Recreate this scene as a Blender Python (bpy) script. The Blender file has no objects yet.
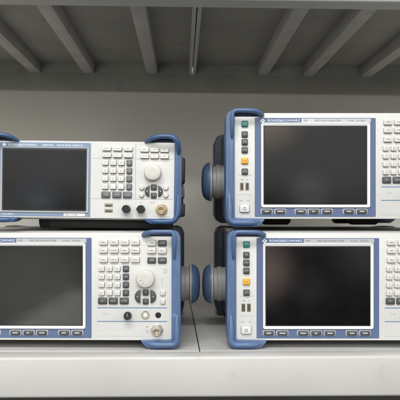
import bpy, bmesh, math, random
from mathutils import Vector, Matrix
random.seed(7)
S = 0.00172            # metres per unit of panel drawing
R = math.radians
scene = bpy.context.scene
COL = scene.collection

# ------------------------------------------------------------------ materials
def mat(name, rgb, rough=0.5, metal=0.0, spec=0.5, var=0.0, vscale=8.0, bump=0.0, bscale=400.0,
        coat=0.0, rvar=0.0, dirt=None, dscale=30.0):
    m = bpy.data.materials.new(name); m.use_nodes = True
    nt = m.node_tree; b = nt.nodes['Principled BSDF']
    b.inputs['Base Color'].default_value = (*rgb, 1)
    b.inputs['Roughness'].default_value = rough
    b.inputs['Metallic'].default_value = metal
    b.inputs['Specular IOR Level'].default_value = spec
    b.inputs['Coat Weight'].default_value = coat
    tc = nt.nodes.new('ShaderNodeTexCoord')
    src = None
    if var > 0:
        n = nt.nodes.new('ShaderNodeTexNoise'); n.inputs['Scale'].default_value = vscale
        n.inputs['Detail'].default_value = 6; n.inputs['Roughness'].default_value = 0.6
        nt.links.new(tc.outputs['Object'], n.inputs['Vector'])
        r = nt.nodes.new('ShaderNodeValToRGB')
        r.color_ramp.elements[0].position = 0.3; r.color_ramp.elements[1].position = 0.7
        r.color_ramp.elements[0].color = (*[c*(1-var) for c in rgb], 1)
        r.color_ramp.elements[1].color = (*[min(1, c*(1+var*0.6)) for c in rgb], 1)
        nt.links.new(n.outputs['Fac'], r.inputs['Fac'])
        src = r.outputs['Color']
    if dirt:
        n = nt.nodes.new('ShaderNodeTexNoise'); n.inputs['Scale'].default_value = dscale
        n.inputs['Detail'].default_value = 9; n.inputs['Roughness'].default_value = 0.7
        nt.links.new(tc.outputs['Object'], n.inputs['Vector'])
        r = nt.nodes.new('ShaderNodeValToRGB')
        r.color_ramp.elements[0].position = 0.60; r.color_ramp.elements[1].position = 0.78
        r.color_ramp.elements[0].color = (0, 0, 0, 1); r.color_ramp.elements[1].color = (1, 1, 1, 1)
        nt.links.new(n.outputs['Fac'], r.inputs['Fac'])
        mx = nt.nodes.new('ShaderNodeMix'); mx.data_type = 'RGBA'
        nt.links.new(r.outputs['Color'], mx.inputs['Factor'])
        if src: nt.links.new(src, mx.inputs['A'])
        else: mx.inputs['A'].default_value = (*rgb, 1)
        mx.inputs['B'].default_value = (*dirt, 1)
        src = mx.outputs['Result']
    if src: nt.links.new(src, b.inputs['Base Color'])
    if rvar > 0:
        n = nt.nodes.new('ShaderNodeTexNoise'); n.inputs['Scale'].default_value = 14
        n.inputs['Detail'].default_value = 5
        nt.links.new(tc.outputs['Object'], n.inputs['Vector'])
        mr = nt.nodes.new('ShaderNodeMapRange')
        mr.inputs['From Min'].default_value = 0.3; mr.inputs['From Max'].default_value = 0.7
        mr.inputs['To Min'].default_value = max(0, rough-rvar); mr.inputs['To Max'].default_value = rough+rvar
        nt.links.new(n.outputs['Fac'], mr.inputs['Value']); nt.links.new(mr.outputs['Result'], b.inputs['Roughness'])
    if bump > 0:
        n = nt.nodes.new('ShaderNodeTexNoise'); n.inputs['Scale'].default_value = bscale
        n.inputs['Detail'].default_value = 3
        nt.links.new(tc.outputs['Object'], n.inputs['Vector'])
        bp = nt.nodes.new('ShaderNodeBump'); bp.inputs['Strength'].default_value = bump
        bp.inputs['Distance'].default_value = 0.0006
        nt.links.new(n.outputs['Fac'], bp.inputs['Height']); nt.links.new(bp.outputs['Normal'], b.inputs['Normal'])
    return m

M = dict(
 panel=mat('panel_plastic', (.60,.60,.585), .42, rvar=.08, dirt=(.52,.51,.48), dscale=34, var=.04, vscale=10, bump=.12, bscale=900),
 guard=mat('blue_guard_plastic', (.075,.130,.255), .38, var=.14, vscale=25, bump=.25, bscale=700, dirt=(.2,.27,.4), dscale=60),
 guard_deep=mat('deep_blue_guard_plastic', (.040,.088,.20), .38, var=.10, vscale=25, bump=.25, bscale=700),
 rear=mat('rear_guard_plastic', (.028,.036,.066), .5, var=.1, bump=.2),
 band=mat('blue_surround', (.085,.125,.235), .45, var=.04),
 band_grey=mat('grey_blue_surround', (.19,.26,.37), .42, var=.04),
 silver=mat('silver_bezel', (.47,.48,.50), .30, metal=.25, var=.03),
 bezel=mat('white_bezel', (.70,.69,.68), .25, var=.02),
 screen=mat('screen_glass', (.0035,.0038,.0042), .06, spec=.36, var=.4, vscale=30, rvar=.03),
 screen_frame=mat('screen_mask', (.012,.012,.013), .5),
 key=mat('ivory_key', (.56,.55,.51), .38, var=.05, vscale=60),
 keyd=mat('dark_grey_key', (.06,.06,.062), .42, var=.12, vscale=60),
 keym=mat('mid_grey_key', (.11,.11,.115), .42, var=.12, vscale=60),
 green=mat('green_key', (.015,.17,.15), .4), orange=mat('orange_key', (.80,.36,.025), .4),
 legend=mat('legend_ink', (.13,.13,.14), .6), legendw=mat('white_ink', (.42,.43,.45), .6),
 brand=mat('brand_ink', (.80,.82,.86), .6),
 line=mat('blue_line', (.12,.20,.33), .5), groove=mat('panel_groove', (.38,.38,.38), .7),
 black=mat('black_rubber', (.014,.014,.015), .55), gloss=mat('black_gloss', (.01,.01,.011), .22),
 steel=mat('nickel', (.62,.58,.52), .26, metal=1.0, var=.15, vscale=200), brass=mat('old_brass', (.50,.41,.27), .32, metal=1.0, var=.15, vscale=200),
 teflon=mat('white_insulator', (.7,.7,.66), .5),
 usb=mat('usb_shell', (.30,.26,.20), .35, metal=.8), usb_in=mat('usb_inside', (.06,.045,.03), .6),
 case=mat('case_paint', (.36,.36,.345), .5, var=.06, vscale=12, bump=.2),
 casedark=mat('case_dark', (.07,.07,.072), .55),
 hubcap=mat('hub_cap_plastic', (.075,.125,.225), .42, var=.1, bump=.2), hub=mat('grey_hub', (.32,.32,.315), .42, var=.08), hubrim=mat('pale_rim', (.45,.45,.44), .38),
 shelf=mat('shelf_paint', (.515,.508,.485), .42, var=.06, vscale=5, bump=.3, bscale=160, rvar=.10, dirt=(.41,.40,.37), dscale=24),
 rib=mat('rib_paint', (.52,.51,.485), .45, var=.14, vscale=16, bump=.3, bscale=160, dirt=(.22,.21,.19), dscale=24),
 gap_shadow=mat('key_gap_shadow', (.13,.13,.13), .7),
 deck=mat('deck_shade_grey', (.32,.315,.29), .5, var=.2, vscale=7, bump=.3, bscale=160, dirt=(.17,.165,.15), dscale=9),  # darker shelf grey; shade beneath the deck and at the rear put into colour
 wall=mat('wall_plaster', (.76,.735,.675), .85, var=.05, vscale=3, bump=.5, bscale=120),
)

def smudge(m):
    nt = m.node_tree; b = nt.nodes['Principled BSDF']
    tc = nt.nodes.new('ShaderNodeTexCoord'); mp = nt.nodes.new('ShaderNodeMapping')
    mp.inputs['Rotation'].default_value = (0, R(50), 0); mp.inputs['Scale'].default_value = (16, 16, 40)
    n = nt.nodes.new('ShaderNodeTexNoise'); n.inputs['Scale'].default_value = 1.2; n.inputs['Detail'].default_value = 8; n.inputs['Roughness'].default_value = .65
    r = nt.nodes.new('ShaderNodeMapRange'); r.inputs['From Min'].default_value = .45; r.inputs['From Max'].default_value = .75
    r.inputs['To Min'].default_value = .05; r.inputs['To Max'].default_value = .11
    nt.links.new(tc.outputs['Object'], mp.inputs['Vector']); nt.links.new(mp.outputs['Vector'], n.inputs['Vector'])
    nt.links.new(n.outputs['Fac'], r.inputs['Value']); nt.links.new(r.outputs['Result'], b.inputs['Roughness'])
smudge(M['screen'])
# ------------------------------------------------------------------ mesh helpers
def finish(me, m, ang=38):
    me.materials.append(m)
    me.polygons.foreach_set('use_smooth', [True]*len(me.polygons))
    me.set_sharp_from_angle(angle=R(ang))
    return me
class MB:
    def __init__(s): s.bm = bmesh.new()
    def loft(s, loops, closed_ends=True, ring=False):
        vs = [[s.bm.verts.new(p) for p in lp] for lp in loops]
        n = len(vs[0])
        seq = list(zip(vs, vs[1:])) + ([(vs[-1], vs[0])] if ring else [])
        for a, b in seq:
            for i in range(n):
                s.bm.faces.new((a[i], a[(i+1) % n], b[(i+1) % n], b[i]))
        if closed_ends and not ring:
            s.bm.faces.new(vs[0][::-1]); s.bm.faces.new(vs[-1])
        return s
    def box(s, a, b, bev=0.0, seg=2):
        t = bmesh.new()
        r = bmesh.ops.create_cube(t, size=1)
        c = [(a[i]+b[i])/2 for i in range(3)]; d = [abs(b[i]-a[i]) for i in range(3)]
        for v in t.verts: v.co = Vector((c[0]+v.co.x*d[0], c[1]+v.co.y*d[1], c[2]+v.co.z*d[2]))
        if bev > 0: bmesh.ops.bevel(t, geom=t.edges[:], offset=bev, segments=seg, profile=.5, affect='EDGES')
        s.merge(t); return s
    def merge(s, t):
        me = bpy.data.meshes.new('t'); t.to_mesh(me); t.free()
        s.bm.from_mesh(me); bpy.data.meshes.remove(me)
    def plate(s, pts, y0, y1, bev=0.0, seg=2):       # pts (x,z) polygon extruded along Y, y1 is the front
        t = bmesh.new()
        f = t.faces.new([t.verts.new((x, y0, z)) for x, z in pts])
        r = bmesh.ops.extrude_face_region(t, geom=[f])
        for v in r['geom']:
            if isinstance(v, bmesh.types.BMVert): v.co.y = y1
        bmesh.ops.recalc_face_normals(t, faces=t.faces[:])
        if bev > 0:
            es = [e for e in t.edges if all(abs(v.co.y-y1) < 1e-7 for v in e.verts)]
            bmesh.ops.bevel(t, geom=es, offset=bev, segments=seg, profile=.5, affect='EDGES', clamp_overlap=True)
        s.merge(t); return s
    def lathe(s, prof, c=(0,0,0), axis='Y', n=32):
        loops = []
        for r, d in prof:
            lp = []
            for i in range(n):
                a = 2*math.pi*i/n; p, q = r*math.cos(a), r*math.sin(a)
                lp.append((c[0]+p, c[1]+d, c[2]+q) if axis == 'Y' else (c[0]+d, c[1]+p, c[2]+q) if axis == 'X' else (c[0]+p, c[1]+q, c[2]+d))
            loops.append(lp)
        return s.loft(loops)
    def ring(s, prof, n=24):
        return s.loft([[(r*math.cos(2*math.pi*i/n), d, r*math.sin(2*math.pi*i/n)) for i in range(n)] for r, d in prof], ring=True)
    def tube(s, path, rad, n=10, flat=1.0):
        P = [Vector(p) for p in path]; loops = []
        for i, p in enumerate(P):
            t = (P[min(i+1, len(P)-1)] - P[max(i-1, 0)]).normalized()
            yv = Vector((0, 1, 0)); side = t.cross(yv)
            if side.length < 1e-4: side = Vector((1, 0, 0))
            side.normalize(); up = side.cross(t).normalized()
            r = rad[i] if isinstance(rad, (list, tuple)) else rad
            loops.append([tuple(p + side*math.cos(2*math.pi*k/n)*r + up*math.sin(2*math.pi*k/n)*r*flat) for k in range(n)])
        return s.loft(loops)
    def mesh(s, name, m, ang=38):
        bmesh.ops.recalc_face_normals(s.bm, faces=s.bm.faces[:])
        me = bpy.data.meshes.new(name); s.bm.to_mesh(me); s.bm.free()
        return finish(me, m, ang)
def link(name, me, parent=None, loc=(0,0,0), label=None):
    o = bpy.data.objects.new(name, me); COL.objects.link(o); o.location = loc
    if parent: o.parent = parent
    if label: o['label'] = label
    return o
def empty(name, loc, label, cat, group=None):
    o = bpy.data.objects.new(name, None); COL.objects.link(o); o.location = loc
    o.empty_display_size = .05; o['label'] = label; o['category'] = cat
    if group: o['group'] = group
    return o
def rrect(w, h, r, n=4):
    pts = []
    for cx, cz, a0 in ((w/2-r, h/2-r, 0), (-w/2+r, h/2-r, 90), (-w/2+r, -h/2+r, 180), (w/2-r, -h/2+r, 270)):
        for k in range(n+1):
            a = R(a0+90*k/n); pts.append((cx+r*math.cos(a), cz+r*math.sin(a)))
    return pts
def inset(pts, d):
    n = len(pts); out = []
    for i in range(n):
        p0, p1, p2 = Vector(pts[i-1]), Vector(pts[i]), Vector(pts[(i+1) % n])
        a, b = (p1-p0), (p2-p1)
        if a.length < 1e-9: a = b
        if b.length < 1e-9: b = a
        a.normalize(); b.normalize()
        nn = Vector((-(a.y+b.y), a.x+b.x))
        if nn.length < 1e-6: out.append(tuple(p1)); continue
        nn.normalize(); out.append(tuple(p1+nn*d))
    return out
def chaikin(P, n=2, closed=True):
    for _ in range(n):
        Q = []
        m = len(P)
        if not closed: Q.append(P[0])
        for i in range(m if closed else m-1):
            a, b = P[i], P[(i+1) % m]
            Q.append(tuple(.75*x+.25*y for x, y in zip(a, b))); Q.append(tuple(.25*x+.75*y for x, y in zip(a, b)))
        if not closed: Q.append(P[-1])
        P = Q
    return P
def cap(pts, h, ch, tilt=0.0):                        # a convex button outline with softened top
    z0 = min(p[1] for p in pts); z1 = max(p[1] for p in pts)
    f = lambda q, y: [(x, y - tilt*(z1-z)/(z1-z0)*(1 if y < 0 else 0), z) for x, z in q]
    b = MB()
    b.loft([f(pts, 0.0005), f(pts, -(h-ch)), f(inset(pts, ch*.35), -(h-ch*.35)), f(inset(pts, ch), -h)])
    return b
cache = {}
def keymesh(w, h, d, r, m, tilt=0.0):
    k = (w, h, d, r, m, tilt)
    if k not in cache:
        b = cap(rrect(w*S, h*S, r*S), d, .0009, tilt); nf = len(b.bm.faces)
        P = [(x+.12*S, z-.30*S) for x, z in rrect((w+.42)*S, (h+.45)*S, (r+.2)*S)]  # dark ring set down and right; the key's shadow put into its shape
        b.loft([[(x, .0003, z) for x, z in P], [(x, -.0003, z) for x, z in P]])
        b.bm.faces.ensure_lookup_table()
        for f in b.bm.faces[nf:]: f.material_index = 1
        me = b.mesh('key', M[m], 30); me.materials.append(M['gap_shadow']); cache[k] = me
    return cache[k]
def textmesh(txt, size, m, depth=.00012, ax='CENTER', bold=0.0, sx=1.0):
    k = ('t', txt, size, m, ax, sx)
    if k in cache: return cache[k]
    cu = bpy.data.curves.new('t', 'FONT'); cu.body = txt; cu.size = size*S
    cu.align_x = ax; cu.align_y = 'CENTER'; cu.extrude = depth; cu.offset = bold; cu.resolution_u = 2
    ob = bpy.data.objects.new('t', cu); COL.objects.link(ob)
    dg = bpy.context.evaluated_depsgraph_get(); dg.update()
    me = bpy.data.meshes.new_from_object(ob.evaluated_get(dg))
    bpy.data.objects.remove(ob); bpy.data.curves.remove(cu)
    me.transform(Matrix.Rotation(R(90), 4, 'X') @ Matrix.Diagonal((sx, 1, 1, 1)))
    me.materials.clear(); me.materials.append(M[m]); me.name = 'lettering'
    cache[k] = me; return me
def copy_tree(o, parent=None):
    c = o.copy(); COL.objects.link(c); c.parent = parent
    for ch in o.children: copy_tree(ch, c)
    return c

# ------------------------------------------------------------------ instrument builder
class Inst:
    def __init__(s, root, W, H):
        s.root, s.W, s.H = root, W, H
    def p(s, u, v, y=0.0): return ((u-s.W/2)*S, y, (s.H-v)*S)
    def xz(s, u, v): return ((u-s.W/2)*S, (s.H-v)*S)
    def box(s, name, u0, v0, u1, v1, y0, y1, m, bev=0, parent=None):
        a = s.p(u0, v1, y0); b = s.p(u1, v0, y1)
        return link(name, MB().box(a, b, bev).mesh(name, M[m]), parent or s.root)
    def rr(s, name, u0, v0, u1, v1, r, yb, yf, m, ch=.0008, parent=None):
        cx, cz = s.xz((u0+u1)/2, (v0+v1)/2)
        P = rrect((u1-u0)*S, (v1-v0)*S, r*S)
        b = MB().loft([[(x, yb, z) for x, z in P], [(x, yf+ch, z) for x, z in P], [(x, yf, z) for x, z in inset(P, ch)]])
        return link(name, b.mesh(name, M[m], 30), parent or s.root, (cx, 0, cz))
    def frame(s, name, o, i, r, ri, yb, yf, m, ch=.0006):
        b = MB()
        cx, cz = s.xz((o[0]+o[2])/2, (o[1]+o[3])/2)
        O = [(x+cx, z+cz) for x, z in rrect((o[2]-o[0])*S, (o[3]-o[1])*S, r*S)]
        cx, cz = s.xz((i[0]+i[2])/2, (i[1]+i[3])/2)
        I = [(x+cx, z+cz) for x, z in rrect((i[2]-i[0])*S, (i[3]-i[1])*S, ri*S)]
        L = lambda q, y: [(x, y, z) for x, z in q]
        b.loft([L(O, yb), L(O, yf+ch), L(inset(O, ch), yf), L(inset(O, ch*1.6), yf), L(inset(I, -ch*.5), min(yf+.0017, -.0002)), L(I, min(yf+.0022, -.0001)), L(I, yb)], ring=True)
        return link(name, b.mesh(name, M[m], 25), s.root)
    def key(s, u, v, w, h, m, txt='', d=.0030, r=1.0, ts=1.9, tm=None, tilt=0.0, name='key', label=None):
        o = link(name, keymesh(w, h, d, r, m, tilt), s.root, s.p(u, v, s.y), label)
        if txt:
            sx = min(1.0, (w-1.2)/(len(txt)*ts*.62))
            link('key_legend', textmesh(txt, ts, tm or ('legendw' if m in ('keyd', 'keym', 'green') else 'legend'), sx=sx), o, (0, -d-.00002-tilt*.5, 0))
        return o
    def text(s, txt, u, v, size, m, ax='LEFT', y=None, sx=1.0, rot=0):
        o = link('lettering', textmesh(txt, size, m, ax=ax, sx=sx), s.root, s.p(u, v, s.y if y is None else y))
        if rot: o.rotation_euler = (0, R(rot), 0)
        return o
    def knob(s, u, v, r, dimple=True):
        r *= S; o = link('tuning_knob', MB().lathe([(r*1.06, .0004), (r*1.06, -.0008), (r*.98, -.0012), (r*.96, -.0105), (r*.90, -.0125), (r*.80, -.0132), (r*.3, -.0130), (.00005, -.0129)], n=56).mesh('tuning_knob', M['key'], 30), s.root, s.p(u, v, s.y))
        if dimple:
            link('finger_dimple', MB().lathe([(r*.27, .0), (r*.27, -.0137), (r*.235, -.0139), (r*.19, -.0131), (.00005, -.0128)], n=24).mesh('finger_dimple', M['key'], 50), o, (-r*.42, 0, -r*.30))
        return o
    def moon(s, u, v, w, h, m, side):
        pts = []
        n = 12
        for k in range(n+1):
            a = R(-90+180*k/n); pts.append((side*(w*.95*math.cos(a)-w/2)*S, h/2*math.sin(a)*S))
        if side < 0: pts = pts[::-1]
        o = link('cursor_key', cap(pts, .0032, .0009).mesh('cursor_key', M[m], 30), s.root, s.p(u, v, s.y))
        t = MB().plate([(side*-.7*S, .8*S), (side*-.7*S, -.8*S), (side*.8*S, 0)][::(1 if side > 0 else -1)], 0, -.00015).mesh('arrow', M['legendw'])
        link('key_legend', t, o, (0, -.0033, 0)); return o
    def nconn(s, u, v, r, m='steel'):
        r *= S; c = s.p(u, v, s.y)
        hexp = [(r*1.05*math.cos(R(60*k+10)), r*1.05*math.sin(R(60*k+10))) for k in range(6)]
        o = link('coaxial_connector', MB().lathe([(r*1.22, 0), (r*1.22, -.0006), (r*1.15, -.001), (r*.5, -.001)], n=40).loft([[(x, -.0008, z) for x, z in hexp], [(x, -.0030, z) for x, z in hexp], [(x*.93, -.0036, z*.93) for x, z in hexp]]).mesh('coaxial_connector', M[m], 30), s.root, c)
        prof = [(r*.80, -.003)]
        y = -.0045
        while y > -.0125:
            prof += [(r*.80, y), (r*.74, y-.0004), (r*.80, y-.0008)]; y -= .0011
        prof += [(r*.78, -.0132), (r*.66, -.0135), (r*.62, -.0132), (r*.60, -.006), (r*.1, -.006)]
        link('threaded_barrel', MB().lathe(prof, n=36).mesh('threaded_barrel', M[m], 60), o)
        link('centre_pin', MB().lathe([(r*.34, -.005), (r*.34, -.0105), (r*.26, -.011), (r*.17, -.0108), (r*.12, -.0085), (r*.02, -.0085)], n=20).mesh('centre_pin', M['brass'], 40), o)
        return o
    def guard(s, mirror, arm, top, outline, rails, m, seams):
        f = (lambda u: s.W-u) if mirror else (lambda u: u)
        pts = [s.xz(f(u), v) for u, v in chaikin(outline, 2)]
        g = link('corner_guard', MB().plate(pts, .038, -.0045, .0022, 3).mesh('corner_guard', M[m], 35), s.root)
        a = s.p(f(7.5), 8.4, .010); b = s.p(f(34 if s.H > 100 else 30), 2.6 if s.H > 100 else 4.8, .017)
        link('recess', MB().box((min(a[0], b[0]), a[1], a[2]), (max(a[0], b[0]), b[1], b[2])).mesh('recess', M[m]), g)
        for path, rad, fl in rails:
            q4 = chaikin([(q[0], q[1], q[2], r_) for q, r_ in zip(path, rad)], 2, False)
            b = MB().tube([s.p(f(q[0]), q[1], q[2]) for q in q4], [q[3]*S for q in q4], 14, fl)
            link('grip_rail', b.mesh('grip_rail', M[m], 60), g)
        for v in seams:
            a = s.p(f(1.2), v+.16, -.0047); b2 = s.p(f(8.6), v-.16, -.004)
            link('seam', MB().box((min(a[0], b2[0]), a[1], a[2]), (max(a[0], b2[0]), b2[1], b2[2])).mesh('seam', M['band']), g)
        return g
def arc(cx, cv, r, a0, a1, n, y):
    return [(cx+r*math.cos(R(a0+(a1-a0)*k/n)), cv-r*math.sin(R(a0+(a1-a0)*k/n)), y) for k in range(n+1)]

GRP = 'blue cornered test instruments on the shelf'
def analyzer(loc, label):
    root = empty('spectrum_analyzer', loc, label, 'spectrum analyzer', 'three alike spectrum analyzers')
    I = Inst(root, 241, 119.5); I.y = -.0006
    # case body and panel
    cs = I.box('case', 9, 2.5, 232, 110.8, .018, .395, 'case', .003)
    link('front_panel', MB().plate([I.xz(*q) for q in ((7.5,7.6),(32.5,7.6),(34,4),(207,4),(208.5,7.6),(233.5,7.6),(233.5,111.3),(7.5,111.3))], .022, -.0006, .0011).mesh('front_panel', M['panel'], 30), root)
    outline = [(37.5,5.6),(32,2.2),(28,1.4),(8,1.2),(4.5,2.0),(1.8,4.5),(.4,8),(0,12),(0,109),(.8,113),(3,116.8),(7,119.3),(10,119.5),(29,119.5),(33,118.6),(37,115.4),(40,111.4),(37,110.6),(12,110.4),(9.4,109.6),(9,107.5),(9,10),(9,4.3),(10.5,3.5),(29,3.5),(32.5,6.6),(34.5,7.3),(36.5,7.2)]
    top = [(37,6.4,-.002),(34.5,5.2,-.006),(31,3.6,-.0125),(28,2.9,-.0155)] + [(20,2.7,-.017),(13,2.7,-.017)] + arc(10.6,7.2,4.5,100,180,6,-.016) + [(6.1,12,-.0155),(6.1,20,-.0135),(6.2,26,-.009),(6.3,30,-.004)]
    low = [(3.6,86,-.003),(3.8,92,-.0065),(3.8,104,-.0085)] + arc(9.2,109.6,5.4,180,270,6,-.0085) + [(20,115,-.0085),(28,115,-.0075),(33,113.8,-.0035)]
    rails = [(top, [2.6,3.0,2.6,2.3]+[2.2]*(len(top)-7)+[1.8,1.6,1.1], 1.0), (low, [1.4,2.2]+[2.9]*(len(low)-4)+[3.0,1.6], .9)]
    for mir in (False, True):
        I.guard(mir, 0, 0, outline, rails, 'guard', (45.5, 72.5))
        f = (lambda u: 241-u) if mir else (lambda u: u)
        ro = [(24,2.5),(8,1.5),(2,4.5),(-1,12),(-1,108),(2,115),(8,119),(24,119)]
        link('rear_guard', MB().plate([I.xz(f(u), v) for u, v in ro], .42, .345, .004, 2).mesh('rear_guard', M['rear']), root)
        sgn = 1 if mir else -1
        a = I.p(f(8), 109, .0385); b = I.p(f(12), 6, .347)
        link('side_panel', MB().box((min(a[0], b[0]), a[1], a[2]), (max(a[0], b[0]), b[1], b[2]), .003).mesh('side_panel', M['rear']), root)
        x0 = sgn*(120.5-1.2)*S
        h = link('handle_hub', MB().lathe([(.034, -sgn*.016), (.034, 0), (.0355, sgn*.0005), (.0355, sgn*.0075), (.033, sgn*.009), (.033, sgn*.0175)], axis='X', n=48).mesh('handle_hub', M['hub'], 30), root, (x0, .205, I.p(0, 68)[2]))
        link('hub_rim', MB().lathe([(.033, sgn*.016), (.039, sgn*.017), (.0405, sgn*.0185), (.0405, sgn*.0205), (.039, sgn*.0215)], axis='X', n=48).mesh('hub_rim', M['hubrim'], 40), h)
        link('hub_cap', MB().lathe([(.0395, sgn*.0205), (.0395, sgn*.0235), (.037, sgn*.029), (.032, sgn*.0335), (.024, sgn*.0365), (.013, sgn*.0378), (.001, sgn*.0382)], axis='X', n=48).mesh('hub_cap', M['hubcap'], 50), h)
    for u in (68, 173):
        for yy in (.19, .33):
            a = I.p(u-17, 121.3, yy); b = I.p(u+17, 113.6, yy+.03)
            P = [I.xz(u-17, 110), I.xz(u-16.5, 116.5), I.xz(u-13, 121.3-1.9), I.xz(u+13, 121.3-1.9), I.xz(u+16.5, 116.5), I.xz(u+17, 110)]
            link('rubber_foot', MB().plate(P, yy+.03, yy, .001).mesh('rubber_foot', M['black']), root)
    # screen group
    I.y = -.0012
    I.rr('screen_surround', 29.5, 9, 152, 109.2, .8, .001, -.0012, 'band', .0004)
    I.rr('title_strip', 76.6, 9.7, 147, 13.9, .5, 0, -.0017, 'silver', .0002)
    I.frame('screen_bezel', (35.8,13.9,146.2,99.8), (38.4,17.1,143.2,96.8), 2.0, .6, 0, -.0034, 'bezel')
    I.box('screen_mask', 37.8, 16.6, 143.8, 97.3, -.0004, -.0015, 'screen_frame')
    I.rr('screen', 39.1, 17.9, 142.5, 96.1, .4, -.001, -.0019, 'screen', .0002)
    I.text('ROHDE&SCHWARZ', 42.5, 11.7, 3.3, 'brand', sx=1.12)
    d = [I.xz(37.4, 11.8)]; cx, cz = d[0]
    link('emblem', MB().plate([(cx-2.6*S, cz), (cx, cz-2.1*S), (cx+2.6*S, cz), (cx, cz+2.1*S)], -.001, -.0014).mesh('emblem', M['brand']), root)
    link('emblem', MB().plate([(cx-1.1*S, cz), (cx, cz-.8*S), (cx+1.1*S, cz), (cx, cz+.8*S)], -.0013, -.00155).mesh('emblem', M['band']), root)
    yb = -.00172
    I.text('FSP', 79, 11.9, 2.7, 'legend', y=yb); I.text('SPECTRUM ANALYZER', 90, 11.9, 2.7, 'legend', y=yb, sx=.98)
    I.text('9 kHz ... 30 GHz', 123.5, 11.9, 2.6, 'legend', y=yb, sx=.98)
    for i, u in enumerate((41.5, 55.2, 75.8, 89, 102.5, 124.5, 137.7)):
        o = I.rr('softkey_collar', u-6.1, 100.9, u+6.1, 106.5, 1.6, 0, -.0020, 'silver', .0005)
        k = link('soft_key', keymesh(9.8, 4.2, .0022, 1.2, 'keyd'), root, I.p(u, 103.7, -.0020))
        w = (2.2, 3.0, 2.8, 1.6, 2.6, 2.2, 2.4)[i]
        b = MB().plate([(-w*S, -.6*S), (w*S, -.6*S), (w*S, .6*S), (-w*S, .6*S)], 0, -.0001) if i != 3 else MB().plate([(-1.5*S, -1.1*S), (1.6*S, 0), (-1.5*S, 1.1*S)], 0, -.0001)
        link('key_legend', b.mesh('key_legend', M['legendw']), k, (0, -.0022, 0))
    # left strip
    I.y = -.0006
    I.key(19.3, 15, 6.4, 6.2, 'green', 'PRESET', d=.0036, ts=1.6)
    for v, t in ((25.6,'CAL'), (33.5,'SETUP'), (41.5,'HCOPY')): I.key(19.2, v, 6.1, 6.2, 'keyd', t, d=.0036, ts=1.9)
    I.key(19.2, 52.4, 6.6, 6.4, 'orange', 'USER', d=.0036, ts=1.6)
    I.key(19.3, 63.3, 6.1, 6.2, 'keyd', 'LOCAL', d=.0036, ts=1.9)
    for v in (67.0, 86.6): I.box('panel_groove', 12.5, v-.18, 26.5, v+.18, .0001, -.0008, 'groove')
    I.text('USB', 15, 71.7, 1.9, 'legend'); I.text('2.0', 20.6, 71.7, 1.9, 'legend')
    for u in (16.3, 21.8):
        o = I.rr('usb_port', u-1.9, 74.4, u+1.9, 82.6, .4, 0, -.0012, 'usb', .0003)
        I.rr('usb_tongue', u-1.1, 75.3, u+1.3, 81.7, .2, 0, -.0014, 'usb_in', .0001, None)
    I.text('STBY', 13.8, 92.9, 1.6, 'legend'); I.text('ON', 21.6, 92.9, 1.6, 'legend')
    I.rr('power_button_collar', 13.6, 96.4, 24.6, 105.4, 1.6, 0, -.0014, 'silver', .0004)
    pb = link('power_button', keymesh(9.6, 7.6, .0030, 1.4, 'panel'), root, I.p(19.1, 100.8, -.0014))
    link('power_symbol', MB().ring([(1.6*S, .0001), (1.6*S, -.0001), (1.1*S, -.0001), (1.1*S, .0001)]).mesh('power_symbol', M['legend']), pb, (0, -.0031, 0))
    # keypad
    rows = (('FREQ','SPAN','AMPT','MKR'), ('BW','SWEEP','MEAS','MKR>'), ('TRIG','TRACE','LINES','FCTN'))
    for r_, v in enumerate((13.4, 21.5, 30.8)):
        for c_, u in enumerate((164, 174.7, 185.3, 195.9)):
            I.key(u, v, 8.3, 5.6, 'key', rows[r_][c_], tilt=.0008)
    for u, v, m, t in ((212,14,'key','DISP'), (222.6,14.2,'keyd','UNDO'), (212,21.6,'key','MEM'), (222.6,21.8,'key','FILE'), (212,31.3,'keyd','PREV'), (222.6,31.3,'keyd','NEXT')):
        I.key(u, v, 8.4, 6.0, m, t, tilt=.0008 if m == 'key' else .0003)
    nums = ('789','456','123','0.-')
    for r_, v in enumerate((39.8, 47.8, 55.8, 63.8)):
        for c_, u in enumerate((162, 169.9, 177.8)): I.key(u, v, 5.7, 5.5, 'key', nums[r_][c_], ts=2.6, tilt=.0006)
        I.key(186.3, v, 5.9, 6.2, 'keyd', ('GHz','MHz','kHz','Hz')[r_], ts=1.9)
    for u, t in ((163,'ESC'), (173.6,'BACK'), (184.6,'ENTER')): I.key(u, 71.8, 8.8, 6.4, 'keyd', t)
    I.box('panel_line', 157.5, 78.4, 227.5, 79.3, 0, -.0008, 'line'); I.box('panel_line', 157.5, 92.0, 227.5, 92.9, 0, -.0008, 'line')
    I.knob(206, 49.2, 9.4)
    I.moon(197.9, 67.5, 6, 13, 'keyd', -1); I.moon(214, 67.5, 6, 13, 'keyd', 1)
    I.key(206, 63.4, 5.6, 5.8, 'keyd', '^', ts=3); I.key(206, 72.2, 5.6, 5.8, 'keyd', 'v', ts=2.4)
    I.key(223.2, 64, 4.6, 5.2, 'key', '+', ts=2.4); I.key(223.2, 72.4, 4.6, 5.2, 'key', '-', ts=2.4)
    I.text('AF OUTPUT', 222.6, 57.5, 1.9, 'groove', rot=-90, sx=.9)
    I.text('RF', 226, 44.5, 5.5, 'groove', rot=-90, sx=.9)
    I.text('PROBE', 163, 85, 1.8, 'groove'); I.text('EXT', 172.2, 89.5, 1.6, 'groove')
    k = link('volume_knob', MB().lathe([(3.6*S, 0), (3.6*S, -.003), (4.1*S, -.0035), (3.7*S, -.012), (3.2*S, -.0132), (.5*S, -.0132)], n=28).mesh('volume_knob', M['gloss'], 40), root, I.p(188.4, 86.4, -.0006))
    link('pointer', MB().box((-.0004, -.0136, 0), (.0004, -.013, .005)).mesh('pointer', M['legendw']), k)
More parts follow.
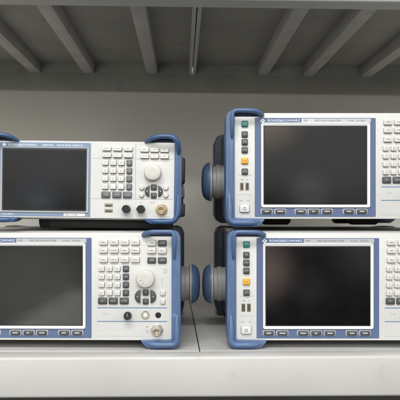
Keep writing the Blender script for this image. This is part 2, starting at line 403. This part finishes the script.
    k = link('probe_socket', MB().lathe([(4.2*S, 0), (4.2*S, -.0012), (3.7*S, -.0022), (2.8*S, -.0022), (2.7*S, -.0005), (2.0*S, -.0005)], n=30).mesh('probe_socket', M['steel'], 30), root, I.p(205.8, 86, -.0006))
    link('socket_insert', MB().lathe([(2.1*S, 0), (2.1*S, -.003), (1.6*S, -.0034), (.1*S, -.0034)], n=20).mesh('socket_insert', M['teflon'], 40), k)
    link('headphone_jack', MB().lathe([(2.9*S, 0), (2.9*S, -.0008), (2.6*S, -.0011), (2.0*S, -.0011), (1.8*S, -.0003), (.1*S, -.0003)], n=26).mesh('headphone_jack', M['gloss'], 40), root, I.p(218.6, 86, -.0006))
    I.nconn(217.5, 101.2, 5.2)
    I.text('RF', 206.5, 97.8, 2.1, 'legend'); I.text('50', 206.5, 102.5, 2.4, 'legend')
    I.box('panel_groove', 157, 106.9, 204, 107.2, .0001, -.0008, 'groove')
    return root

def generator(loc, label):
    root = empty('signal_generator', loc, label, 'signal generator')
    I = Inst(root, 201, 89.5); I.y = -.0006
    I.box('case', 5.5, 5.5, 195.5, 86, .018, .36, 'case', .003)
    I.rr('front_panel', 7, 7.6, 194.2, 84.6, 1.6, .022, -.0006, 'panel', .0012)
    outline = [(38,7.4),(30,3.6),(22,1.2),(10,.6),(4.8,3),(1.6,7.5),(.2,14),(0,20),(0,76),(1.5,82),(4.2,87),(8,89.5),(28,89.5),(32,88.6),(38.5,84.6),(36,83.9),(10,83.9),(7.6,83.2),(7.4,81),(7.4,11.5),(7.4,5.2),(9,3.9),(21,3.4),(29,5.6),(33,8.1),(36,8.3)]
    top = [(37,7.7,-.002),(33.5,5.9,-.006),(29.5,4.0,-.0125),(24,2.7,-.016),(17,2.2,-.017),(11,2.4,-.017),(7.0,4.4,-.017),(4.4,8.0,-.015),(3.4,14,-.011),(3.2,19,-.004)]
    low = [(3.2,60,-.003),(3.2,66,-.005),(3.4,78,-.0065),(5.2,83.2,-.0065),(9,86.6,-.0065),(26,86.8,-.006),(31,86.2,-.003)]
    rails = [(top, [1.2,2.1,2.3,2.2,2.2,2.4,2.6,2.6,2.3,1.5], 1.0), (low, [1.2,2.0,2.3,2.4,2.3,2.3,1.2], .9)]
    for mir in (False, True):
        I.guard(mir, 0, 0, outline, rails, 'guard_deep', ())
        f = (lambda u: 201-u) if mir else (lambda u: u)
        sg = 1 if mir else -1
        g = MB()
        # side carrying strap: black end blocks with a grey strap between
        for v0, v1, e in ((21, 47, 3.2), (68, 82, 3.6)):
            a = I.p(f(4), v1, .030); b = I.p(f(-e), v0, .085)
            g.box((min(a[0], b[0]), a[1], a[2]), (max(a[0], b[0]), b[1], b[2]), .0035, 3)
        a = I.p(f(4), 70, .04); b = I.p(f(-1.6), 45, .075)
        g.box((min(a[0], b[0]), a[1], a[2]), (max(a[0], b[0]), b[1], b[2]), .0015)
        st = link('strap_mount', g.mesh('strap_mount', M['black']), root)
        a = I.p(f(2), 62.5, .026); b = I.p(f(-2.8), 51.5, .080)
        link('strap_loop', MB().box((min(a[0], b[0]), a[1], a[2]), (max(a[0], b[0]), b[1], b[2]), .0012).mesh('strap_loop', M['casedark']), st)
        ro = [(24,5.5),(8,4.5),(3,7),(0,14),(0,78),(3,85),(8,88),(24,88)]
        link('rear_guard', MB().plate([I.xz(f(u), v) for u, v in ro], .385, .31, .004, 2).mesh('rear_guard', M['rear']), root)
    link('bottom_block', MB().box(I.p(62, 95.4, .05), I.p(190, 85.6, .30), .003).mesh('bottom_block', M['black']), root)  # black block filling the space below the case
    for u in (54, 147):
        for yy in (.085, .29):
            P = [I.xz(u-7.5, 85.5), I.xz(u-7, 92), I.xz(u-5.5, 96.2), I.xz(u+5.5, 96.2), I.xz(u+7, 92), I.xz(u+7.5, 85.5)]
            link('rubber_foot', MB().plate(P, yy+.028, yy, .001).mesh('rubber_foot', M['black']), root)
    I.y = -.0012
    I.rr('screen_surround', 17.5, 8.9, 109.6, 83, .6, .001, -.0012, 'band_grey', .0004)
    I.frame('screen_bezel', (19.4,13.6,107.6,79.0), (21.2,15.4,105.4,77.3), 1.0, .5, 0, -.0030, 'silver')
    I.box('screen_mask', 20.6, 14.8, 106, 77.9, -.0004, -.0015, 'screen_frame')
    I.rr('screen', 22.4, 16.8, 104.4, 76, .4, -.001, -.0019, 'screen', .0002)
    I.text('ROHDE&SCHWARZ', 26.5, 11.5, 3.0, 'brand', sx=1.08)
    cx, cz = I.xz(22.6, 11.4)
    link('emblem', MB().plate([(cx-2.3*S, cz), (cx, cz-1.9*S), (cx+2.3*S, cz), (cx, cz+1.9*S)], -.001, -.0014).mesh('emblem', M['brand']), root)
    I.text('SMBV100A', 61, 11.6, 2.5, 'brand', sx=.95); I.text('VECTOR SIGNAL GENERATOR', 75.5, 11.6, 2.4, 'brand', sx=.80)
    I.text('LOCAL  REMOTE', 21, 81.0, 2.2, 'brand', sx=.7)
    I.rr('range_plate', 83, 79.7, 104.5, 82.5, .3, 0, -.0015, 'bezel', .0001)
    I.text('9 kHz ... 3.2 GHz', 84.2, 81.1, 2.3, 'legend', y=-.00152, sx=.78)
    I.y = -.0006
    for r_, v in enumerate((14.4, 21.0)):
        for c_, u in enumerate((125.6, 136.4, 147.2)): I.key(u, v, 8.6, 4.4, 'key', (('PRESET','LOCAL','SETUP'), ('HCOPY','FILE','HELP'))[r_][c_], ts=1.7, tilt=.0016)
    for r_, v in enumerate((15.2, 21.6)):
        for c_, u in enumerate((163.5, 173.5, 183.5)): I.key(u, v, 8.4, 4.4, 'key', (('FREQ','LEVEL','MENU'), ('DIAGR','RF','MOD'))[r_][c_], ts=1.7, tilt=.0016)
    nums = ('789','456','123','0.-')
    for r_, v in enumerate((28.4, 36.4, 44.4, 52.4)):
        for c_, u in enumerate((124.3, 132.3, 140.3)): I.key(u, v, 5.9, 5.4, 'key', nums[r_][c_], ts=2.4, tilt=.0014)
        I.key(148.3, v, 5.4, 6.2, 'keym', ('G/n','M/u','k/m','x1')[r_], ts=1.8, tilt=.0008)
    for u, t in ((125,'ESC'), (136,'BACK'), (146.6,'ENTER')): I.key(u, 60.4, 8.8, 6.0, 'keym', t, ts=1.7, tilt=.0006)
    I.box('panel_groove', 110.5, 23.9, 154, 24.3, 0, -.0008, 'groove'); I.box('panel_groove', 155.2, 24.3, 192.4, 24.7, 0, -.0008, 'groove')
    I.box('panel_groove', 154.3, 9, 154.8, 64, 0, -.0008, 'groove'); I.box('panel_groove', 110.5, 64.2, 192.4, 64.6, 0, -.00085, 'groove')
    I.knob(172, 37.5, 8.8, False)
    I.moon(166.3, 56.6, 5, 11, 'keyd', -1); I.moon(180, 56.6, 5, 11, 'keyd', 1)
    I.key(173, 52.5, 5.6, 5.6, 'keyd', '^', ts=3); I.key(173, 60.6, 5.6, 5.6, 'keyd', 'v', ts=2.4)
    for u in (161, 185.2):
        for v in (52.9, 60.3): I.key(u, v, 4.8, 5.0, 'key', '*' if v < 55 else '/', r=2.2, ts=2.2, tilt=.0008)
    for v in (71, 76.6):
        I.rr('usb_port', 124, v-1.8, 132.2, v+1.8, .3, 0, -.0012, 'usb', .0003); I.rr('usb_tongue', 125, v-.2, 131.2, v+1.2, .2, 0, -.0014, 'usb_in', .0001)
    for u in (146, 160.6):
        o = link('bnc_connector', MB().lathe([(4.1*S, 0), (4.1*S, -.002), (3.5*S, -.0024), (3.4*S, -.012), (3.9*S, -.0125), (3.8*S, -.016), (3.3*S, -.0168), (.3*S, -.0168)], n=28).mesh('bnc_connector', M['gloss'], 40), root, I.p(u, 74.6, -.0006))
        b = MB()
        b.box((-4.6*S, -.0085, -.0012), (4.6*S, -.0065, .0012), .0004); link('bayonet_lug', b.mesh('bayonet_lug', M['gloss']), o)
    I.nconn(181.2, 75.2, 5.0, 'brass')
    I.text('RF 50', 170, 68.2, 1.7, 'legend'); I.text('I', 145.5, 68.4, 1.7, 'legend'); I.text('Q', 159.6, 68.4, 1.7, 'legend')
    for u0, u1 in ((140, 152), (155, 167), (173, 190)): I.box('panel_groove', u0, 81.6, u1, 81.85, 0, -.0008, 'groove')
    return root

def W(x, y): return ((x-182)*S, (212-y)*S)
SHELF_Z = W(0, 348.6)[1]
x, _ = W(227+120.5, 0)
a0 = analyzer((x, 0, SHELF_Z), 'lower spectrum analyzer of the right-hand stack, standing directly on the lower shelf')
a1 = copy_tree(a0); a1.location = (W(226.2+120.5, 0)[0], .015, W(0, 227.2)[1])
a1['label'] = 'upper spectrum analyzer of the right-hand stack, resting on top of another analyzer'
a2 = copy_tree(a0); a2.location = (W(60.2, 0)[0], 0, SHELF_Z+.0006); a2.rotation_euler = (0, 0, R(-.8))
a2['label'] = 'spectrum analyzer standing on the lower shelf underneath the smaller signal generator'
g0 = generator((W(80.7, 0)[0], .004, W(0, 223.3)[1]), 'compact signal generator with dark blue corners and brass connector, on top of the left stack')
g0.rotation_euler = (0, R(.7), R(-.3))

# ------------------------------------------------------------------ shelves and wall
def joist(mb, x, w, y0, y1, z0, z1):
    # hat channel, open to the deck
    mb.box((x-w/2, y0, z0), (x+w/2, y1, z1), .0015)
def shelf(name, label, z, deck_z, zb, xseam, xs, seam_skew=0, deck='shelf', beam_tilt=0.0):
    root = empty(name, (0, 0, zb-z), label, 'shelf')
    root.location = (0, .33, zb)
    o = Vector((0, .33, zb))
    def L(a): return (a[0]-o.x, a[1]-o.y, a[2]-o.z)
    def bx(nm, a, b, bev=.0012, m='shelf'): return link(nm, MB().box(L(a), L(b), bev, 3).mesh(nm, M[m]), root)
    X0, X1 = -1.3, 1.3
    link('seam_light_block', MB().box(L((xseam-.004-seam_skew, -.012, deck_z-.0065 if deck != 'shelf' else deck_z-.030)), L((xseam+.004, .7515, (deck_z-.0035 if deck != 'shelf' else deck_z-.028)))).mesh('seam_light_block', M['black']), root)  # black strip added at the seam to keep light from showing through
    fbm = bx('front_beam', (X0, -.060, zb), (X1, -.0165, z), .0045)
    fbm.rotation_euler = (0, R(beam_tilt), 0)
    bx('rear_beam', (X0, .728, zb), (X1, .752, zb+.046), .0015, deck)  # on the upper shelf the darker tone stands in for lip shade
    # two deck panels with turned down flanges, meeting at the seam
    for sgn in (-1, 1):
        m = MB(); g = .0011
        pf, pr = xseam+sgn*g, xseam+sgn*g-seam_skew
        xe = X0 if sgn < 0 else X1
        pts = [L((xe, -.0155, 0)), L((pf, -.0155, 0)), L((pr, .752, 0)), L((xe, .752, 0))]
        t, b_ = deck_z-o.z, deck_z-.003-o.z
        m.loft([[(p[0], p[1], b_) for p in pts], [(p[0], p[1], t) for p in pts]])
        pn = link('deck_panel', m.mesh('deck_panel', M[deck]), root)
        fl = MB()
        d = sgn*.008
        q = [L((pf, -.0150, 0)), L((pf+d, -.0150, 0)), L((pr+d, .727, 0)), L((pr, .727, 0))]
        fl.loft([[(p[0], p[1], deck_z-.034-o.z) for p in q], [(p[0], p[1], deck_z-.003-o.z) for p in q]])
        link('seam_flange', fl.mesh('seam_flange', M['shelf']), pn)
        link('rear_flange', MB().box(L((min(xe, pr), .7285, deck_z-.034)), L((max(xe, pr), .7300, deck_z-.003))).mesh('rear_flange', M['deck']), pn)  # darker tone stands in for the shadow above the rear beam
        for x in xs:
            if (x-xseam)*sgn > 0:
                j = MB(); joist(j, x, .030, -.014+.33-.33, .7275, deck_z-.0335, deck_z-.0029)
                for v in j.bm.verts: v.co -= o
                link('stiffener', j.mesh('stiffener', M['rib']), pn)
    return root
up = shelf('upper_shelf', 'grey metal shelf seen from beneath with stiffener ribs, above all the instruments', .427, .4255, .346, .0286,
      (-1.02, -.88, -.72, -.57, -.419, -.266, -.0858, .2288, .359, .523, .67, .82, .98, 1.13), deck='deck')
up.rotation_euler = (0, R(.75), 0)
lo = shelf('lower_shelf', 'pale grey painted steel shelf carrying all four instruments, with a plain front edge', SHELF_Z-.0006, SHELF_Z, SHELF_Z-.067, .0300,
      (-.9, -.6, -.3, .33, .6, .9), seam_skew=.012, beam_tilt=-.3)
w = link('wall', MB().box((-4, .775, -1.6), (4, .875, 2.2)).mesh('wall', M['wall'])); w['kind'] = 'structure'
w2 = link('under_shelf_shade', MB().box((-4, .765, -1.6), (4, .7745, -.29)).mesh('under_shelf_shade', mat('dark_under_shelf_shade', (.07,.068,.062), .7, var=.2))); w2['kind'] = 'structure'  # dark sheet added for the shade under the lower shelf

# ------------------------------------------------------------------ light
def area(name, loc, target, sx, sy, power, col=(1, 1, 1)):
    l = bpy.data.lights.new(name, 'AREA'); l.shape = 'RECTANGLE'; l.size = sx; l.size_y = sy; l.energy = power; l.color = col
    o = bpy.data.objects.new(name, l); COL.objects.link(o); o.location = loc
    o.rotation_euler = (Vector(target)-Vector(loc)).to_track_quat('-Z', 'Y').to_euler(); return o
area('ceiling_lamp', (-.35, -1.55, 2.0), (0, 0, -.04), 1.5, .45, 50, (1, .99, .975))
area('far_ceiling_lamp', (.2, -6, 2.2), (0, 0, 0), 2.4, .35, 80, (.97, .985, 1))
wd = bpy.data.worlds.new('World'); scene.world = wd; wd.use_nodes = True
nt = wd.node_tree; bg = nt.nodes['Background']; bg.inputs['Strength'].default_value = 1.0
N = nt.nodes.new; K = nt.links.new
tc = N('ShaderNodeTexCoord'); sep = N('ShaderNodeSeparateXYZ'); K(tc.outputs['Generated'], sep.inputs[0])
no = N('ShaderNodeTexNoise'); no.inputs['Scale'].default_value = 5; no.inputs['Detail'].default_value = 3
K(tc.outputs['Generated'], no.inputs['Vector'])
ad = N('ShaderNodeMath'); ad.operation = 'MULTIPLY_ADD'; K(no.outputs['Fac'], ad.inputs[0]); ad.inputs[1].default_value = .12; K(sep.outputs['Z'], ad.inputs[2])
mr = N('ShaderNodeMapRange'); mr.inputs['From Min'].default_value = -1; mr.inputs['From Max'].default_value = 1; K(ad.outputs[0], mr.inputs['Value'])
r = N('ShaderNodeValToRGB'); K(mr.outputs['Result'], r.inputs['Fac'])
E = r.color_ramp.elements
E[0].position = 0; E[0].color = (.10, .10, .095, 1); E[1].position = 1; E[1].color = (.7, .7, .68, 1)
for p_, c_ in ((.44, .13), (.525, .30), (.56, 1.5), (.63, 1.95), (.74, 1.7), (.82, .8)):
    e = E.new(p_); e.color = (c_, c_*.99, c_*.96, 1)
last = r.outputs['Color']
# soft bright and tinted patches added to shape the screen reflections
for d, rad, colr in (((-.27, -1, -.12), .17, (1.7, 1.78, 1.6)), ((.13, -1, .15), .07, (3.6, 2.6, 1.8)), ((.12, -1, -.09), .07, (3.2, 2.4, 2.1)),
                     ((.30, -1, -.05), .08, (.8, .75, .7)), ((.20, -1, -.12), .04, (.35, .3, .3)), ((.20, -1, .03), .045, (.9, .95, 1.0)), ((-.23, -1, .015), .03, (.5, .6, .85)), ((-.24, -1, .03), .05, (.2, .26, .4)), ((-.20, -1, .09), .07, (.12, .15, .22))):
    v = Vector(d).normalized()
    ds = N('ShaderNodeVectorMath'); ds.operation = 'DISTANCE'; K(tc.outputs['Generated'], ds.inputs[0]); ds.inputs[1].default_value = v
    m2 = N('ShaderNodeMapRange'); m2.interpolation_type = 'SMOOTHSTEP'; K(ds.outputs['Value'], m2.inputs['Value'])
    m2.inputs['From Min'].default_value = rad*.15; m2.inputs['From Max'].default_value = rad; m2.inputs['To Min'].default_value = 1; m2.inputs['To Max'].default_value = 0
    mx = N('ShaderNodeMix'); mx.data_type = 'RGBA'; mx.blend_type = 'ADD'; mx.clamp_result = False
    K(m2.outputs['Result'], mx.inputs['Factor']); K(last, mx.inputs['A']); mx.inputs['B'].default_value = (*colr, 1)
    last = mx.outputs['Result']
def mth(op, a, b, clamp=False):
    n_ = N('ShaderNodeMath'); n_.operation = op; n_.use_clamp = clamp
    for i_, q in enumerate((a, b)):
        if isinstance(q, (int, float)): n_.inputs[i_].default_value = q
        else: K(q, n_.inputs[i_])
    return n_.outputs[0]
X_, Z_ = sep.outputs['X'], sep.outputs['Z']
edge = mth('MINIMUM', mth('ADD', mth('MULTIPLY', X_, .615), .009), -.112)     # bright slanted patch added for the screens to reflect
fac = mth('MULTIPLY', mth('MULTIPLY', mth('SUBTRACT', edge, Z_), 60, True), mth('MULTIPLY', mth('SUBTRACT', -.10, X_), 25, True))
fac = mth('MULTIPLY', fac, mth('MULTIPLY', mth('ADD', Z_, .32), 20, True)); fac = mth('MULTIPLY', fac, mth('LESS_THAN', sep.outputs['Y'], 0))
mx = N('ShaderNodeMix'); mx.data_type = 'RGBA'; mx.blend_type = 'ADD'; mx.clamp_result = False
K(fac, mx.inputs['Factor']); K(last, mx.inputs['A']); mx.inputs['B'].default_value = (2.5, 2.55, 2.2, 1); last = mx.outputs['Result']
K(last, bg.inputs['Color'])

# ------------------------------------------------------------------ camera
D = 1.10
cam = bpy.data.cameras.new('camera'); co = bpy.data.objects.new('camera', cam); COL.objects.link(co)
co.location = (0, -D, 0); co.rotation_euler = (R(90), 0, 0)
cam.sensor_width = 36; cam.lens = 36*D/(400*S); cam.shift_x = (200-182)/400; cam.shift_y = (212-200)/400
cam.dof.use_dof = True; cam.dof.focus_distance = D; cam.dof.aperture_fstop = 9
cam.clip_start = .01; cam.clip_end = 100
scene.camera = co
vs = scene.view_settings; vs.view_transform = 'Standard'; vs.look = 'None'; vs.gamma = 1; vs.exposure = 0
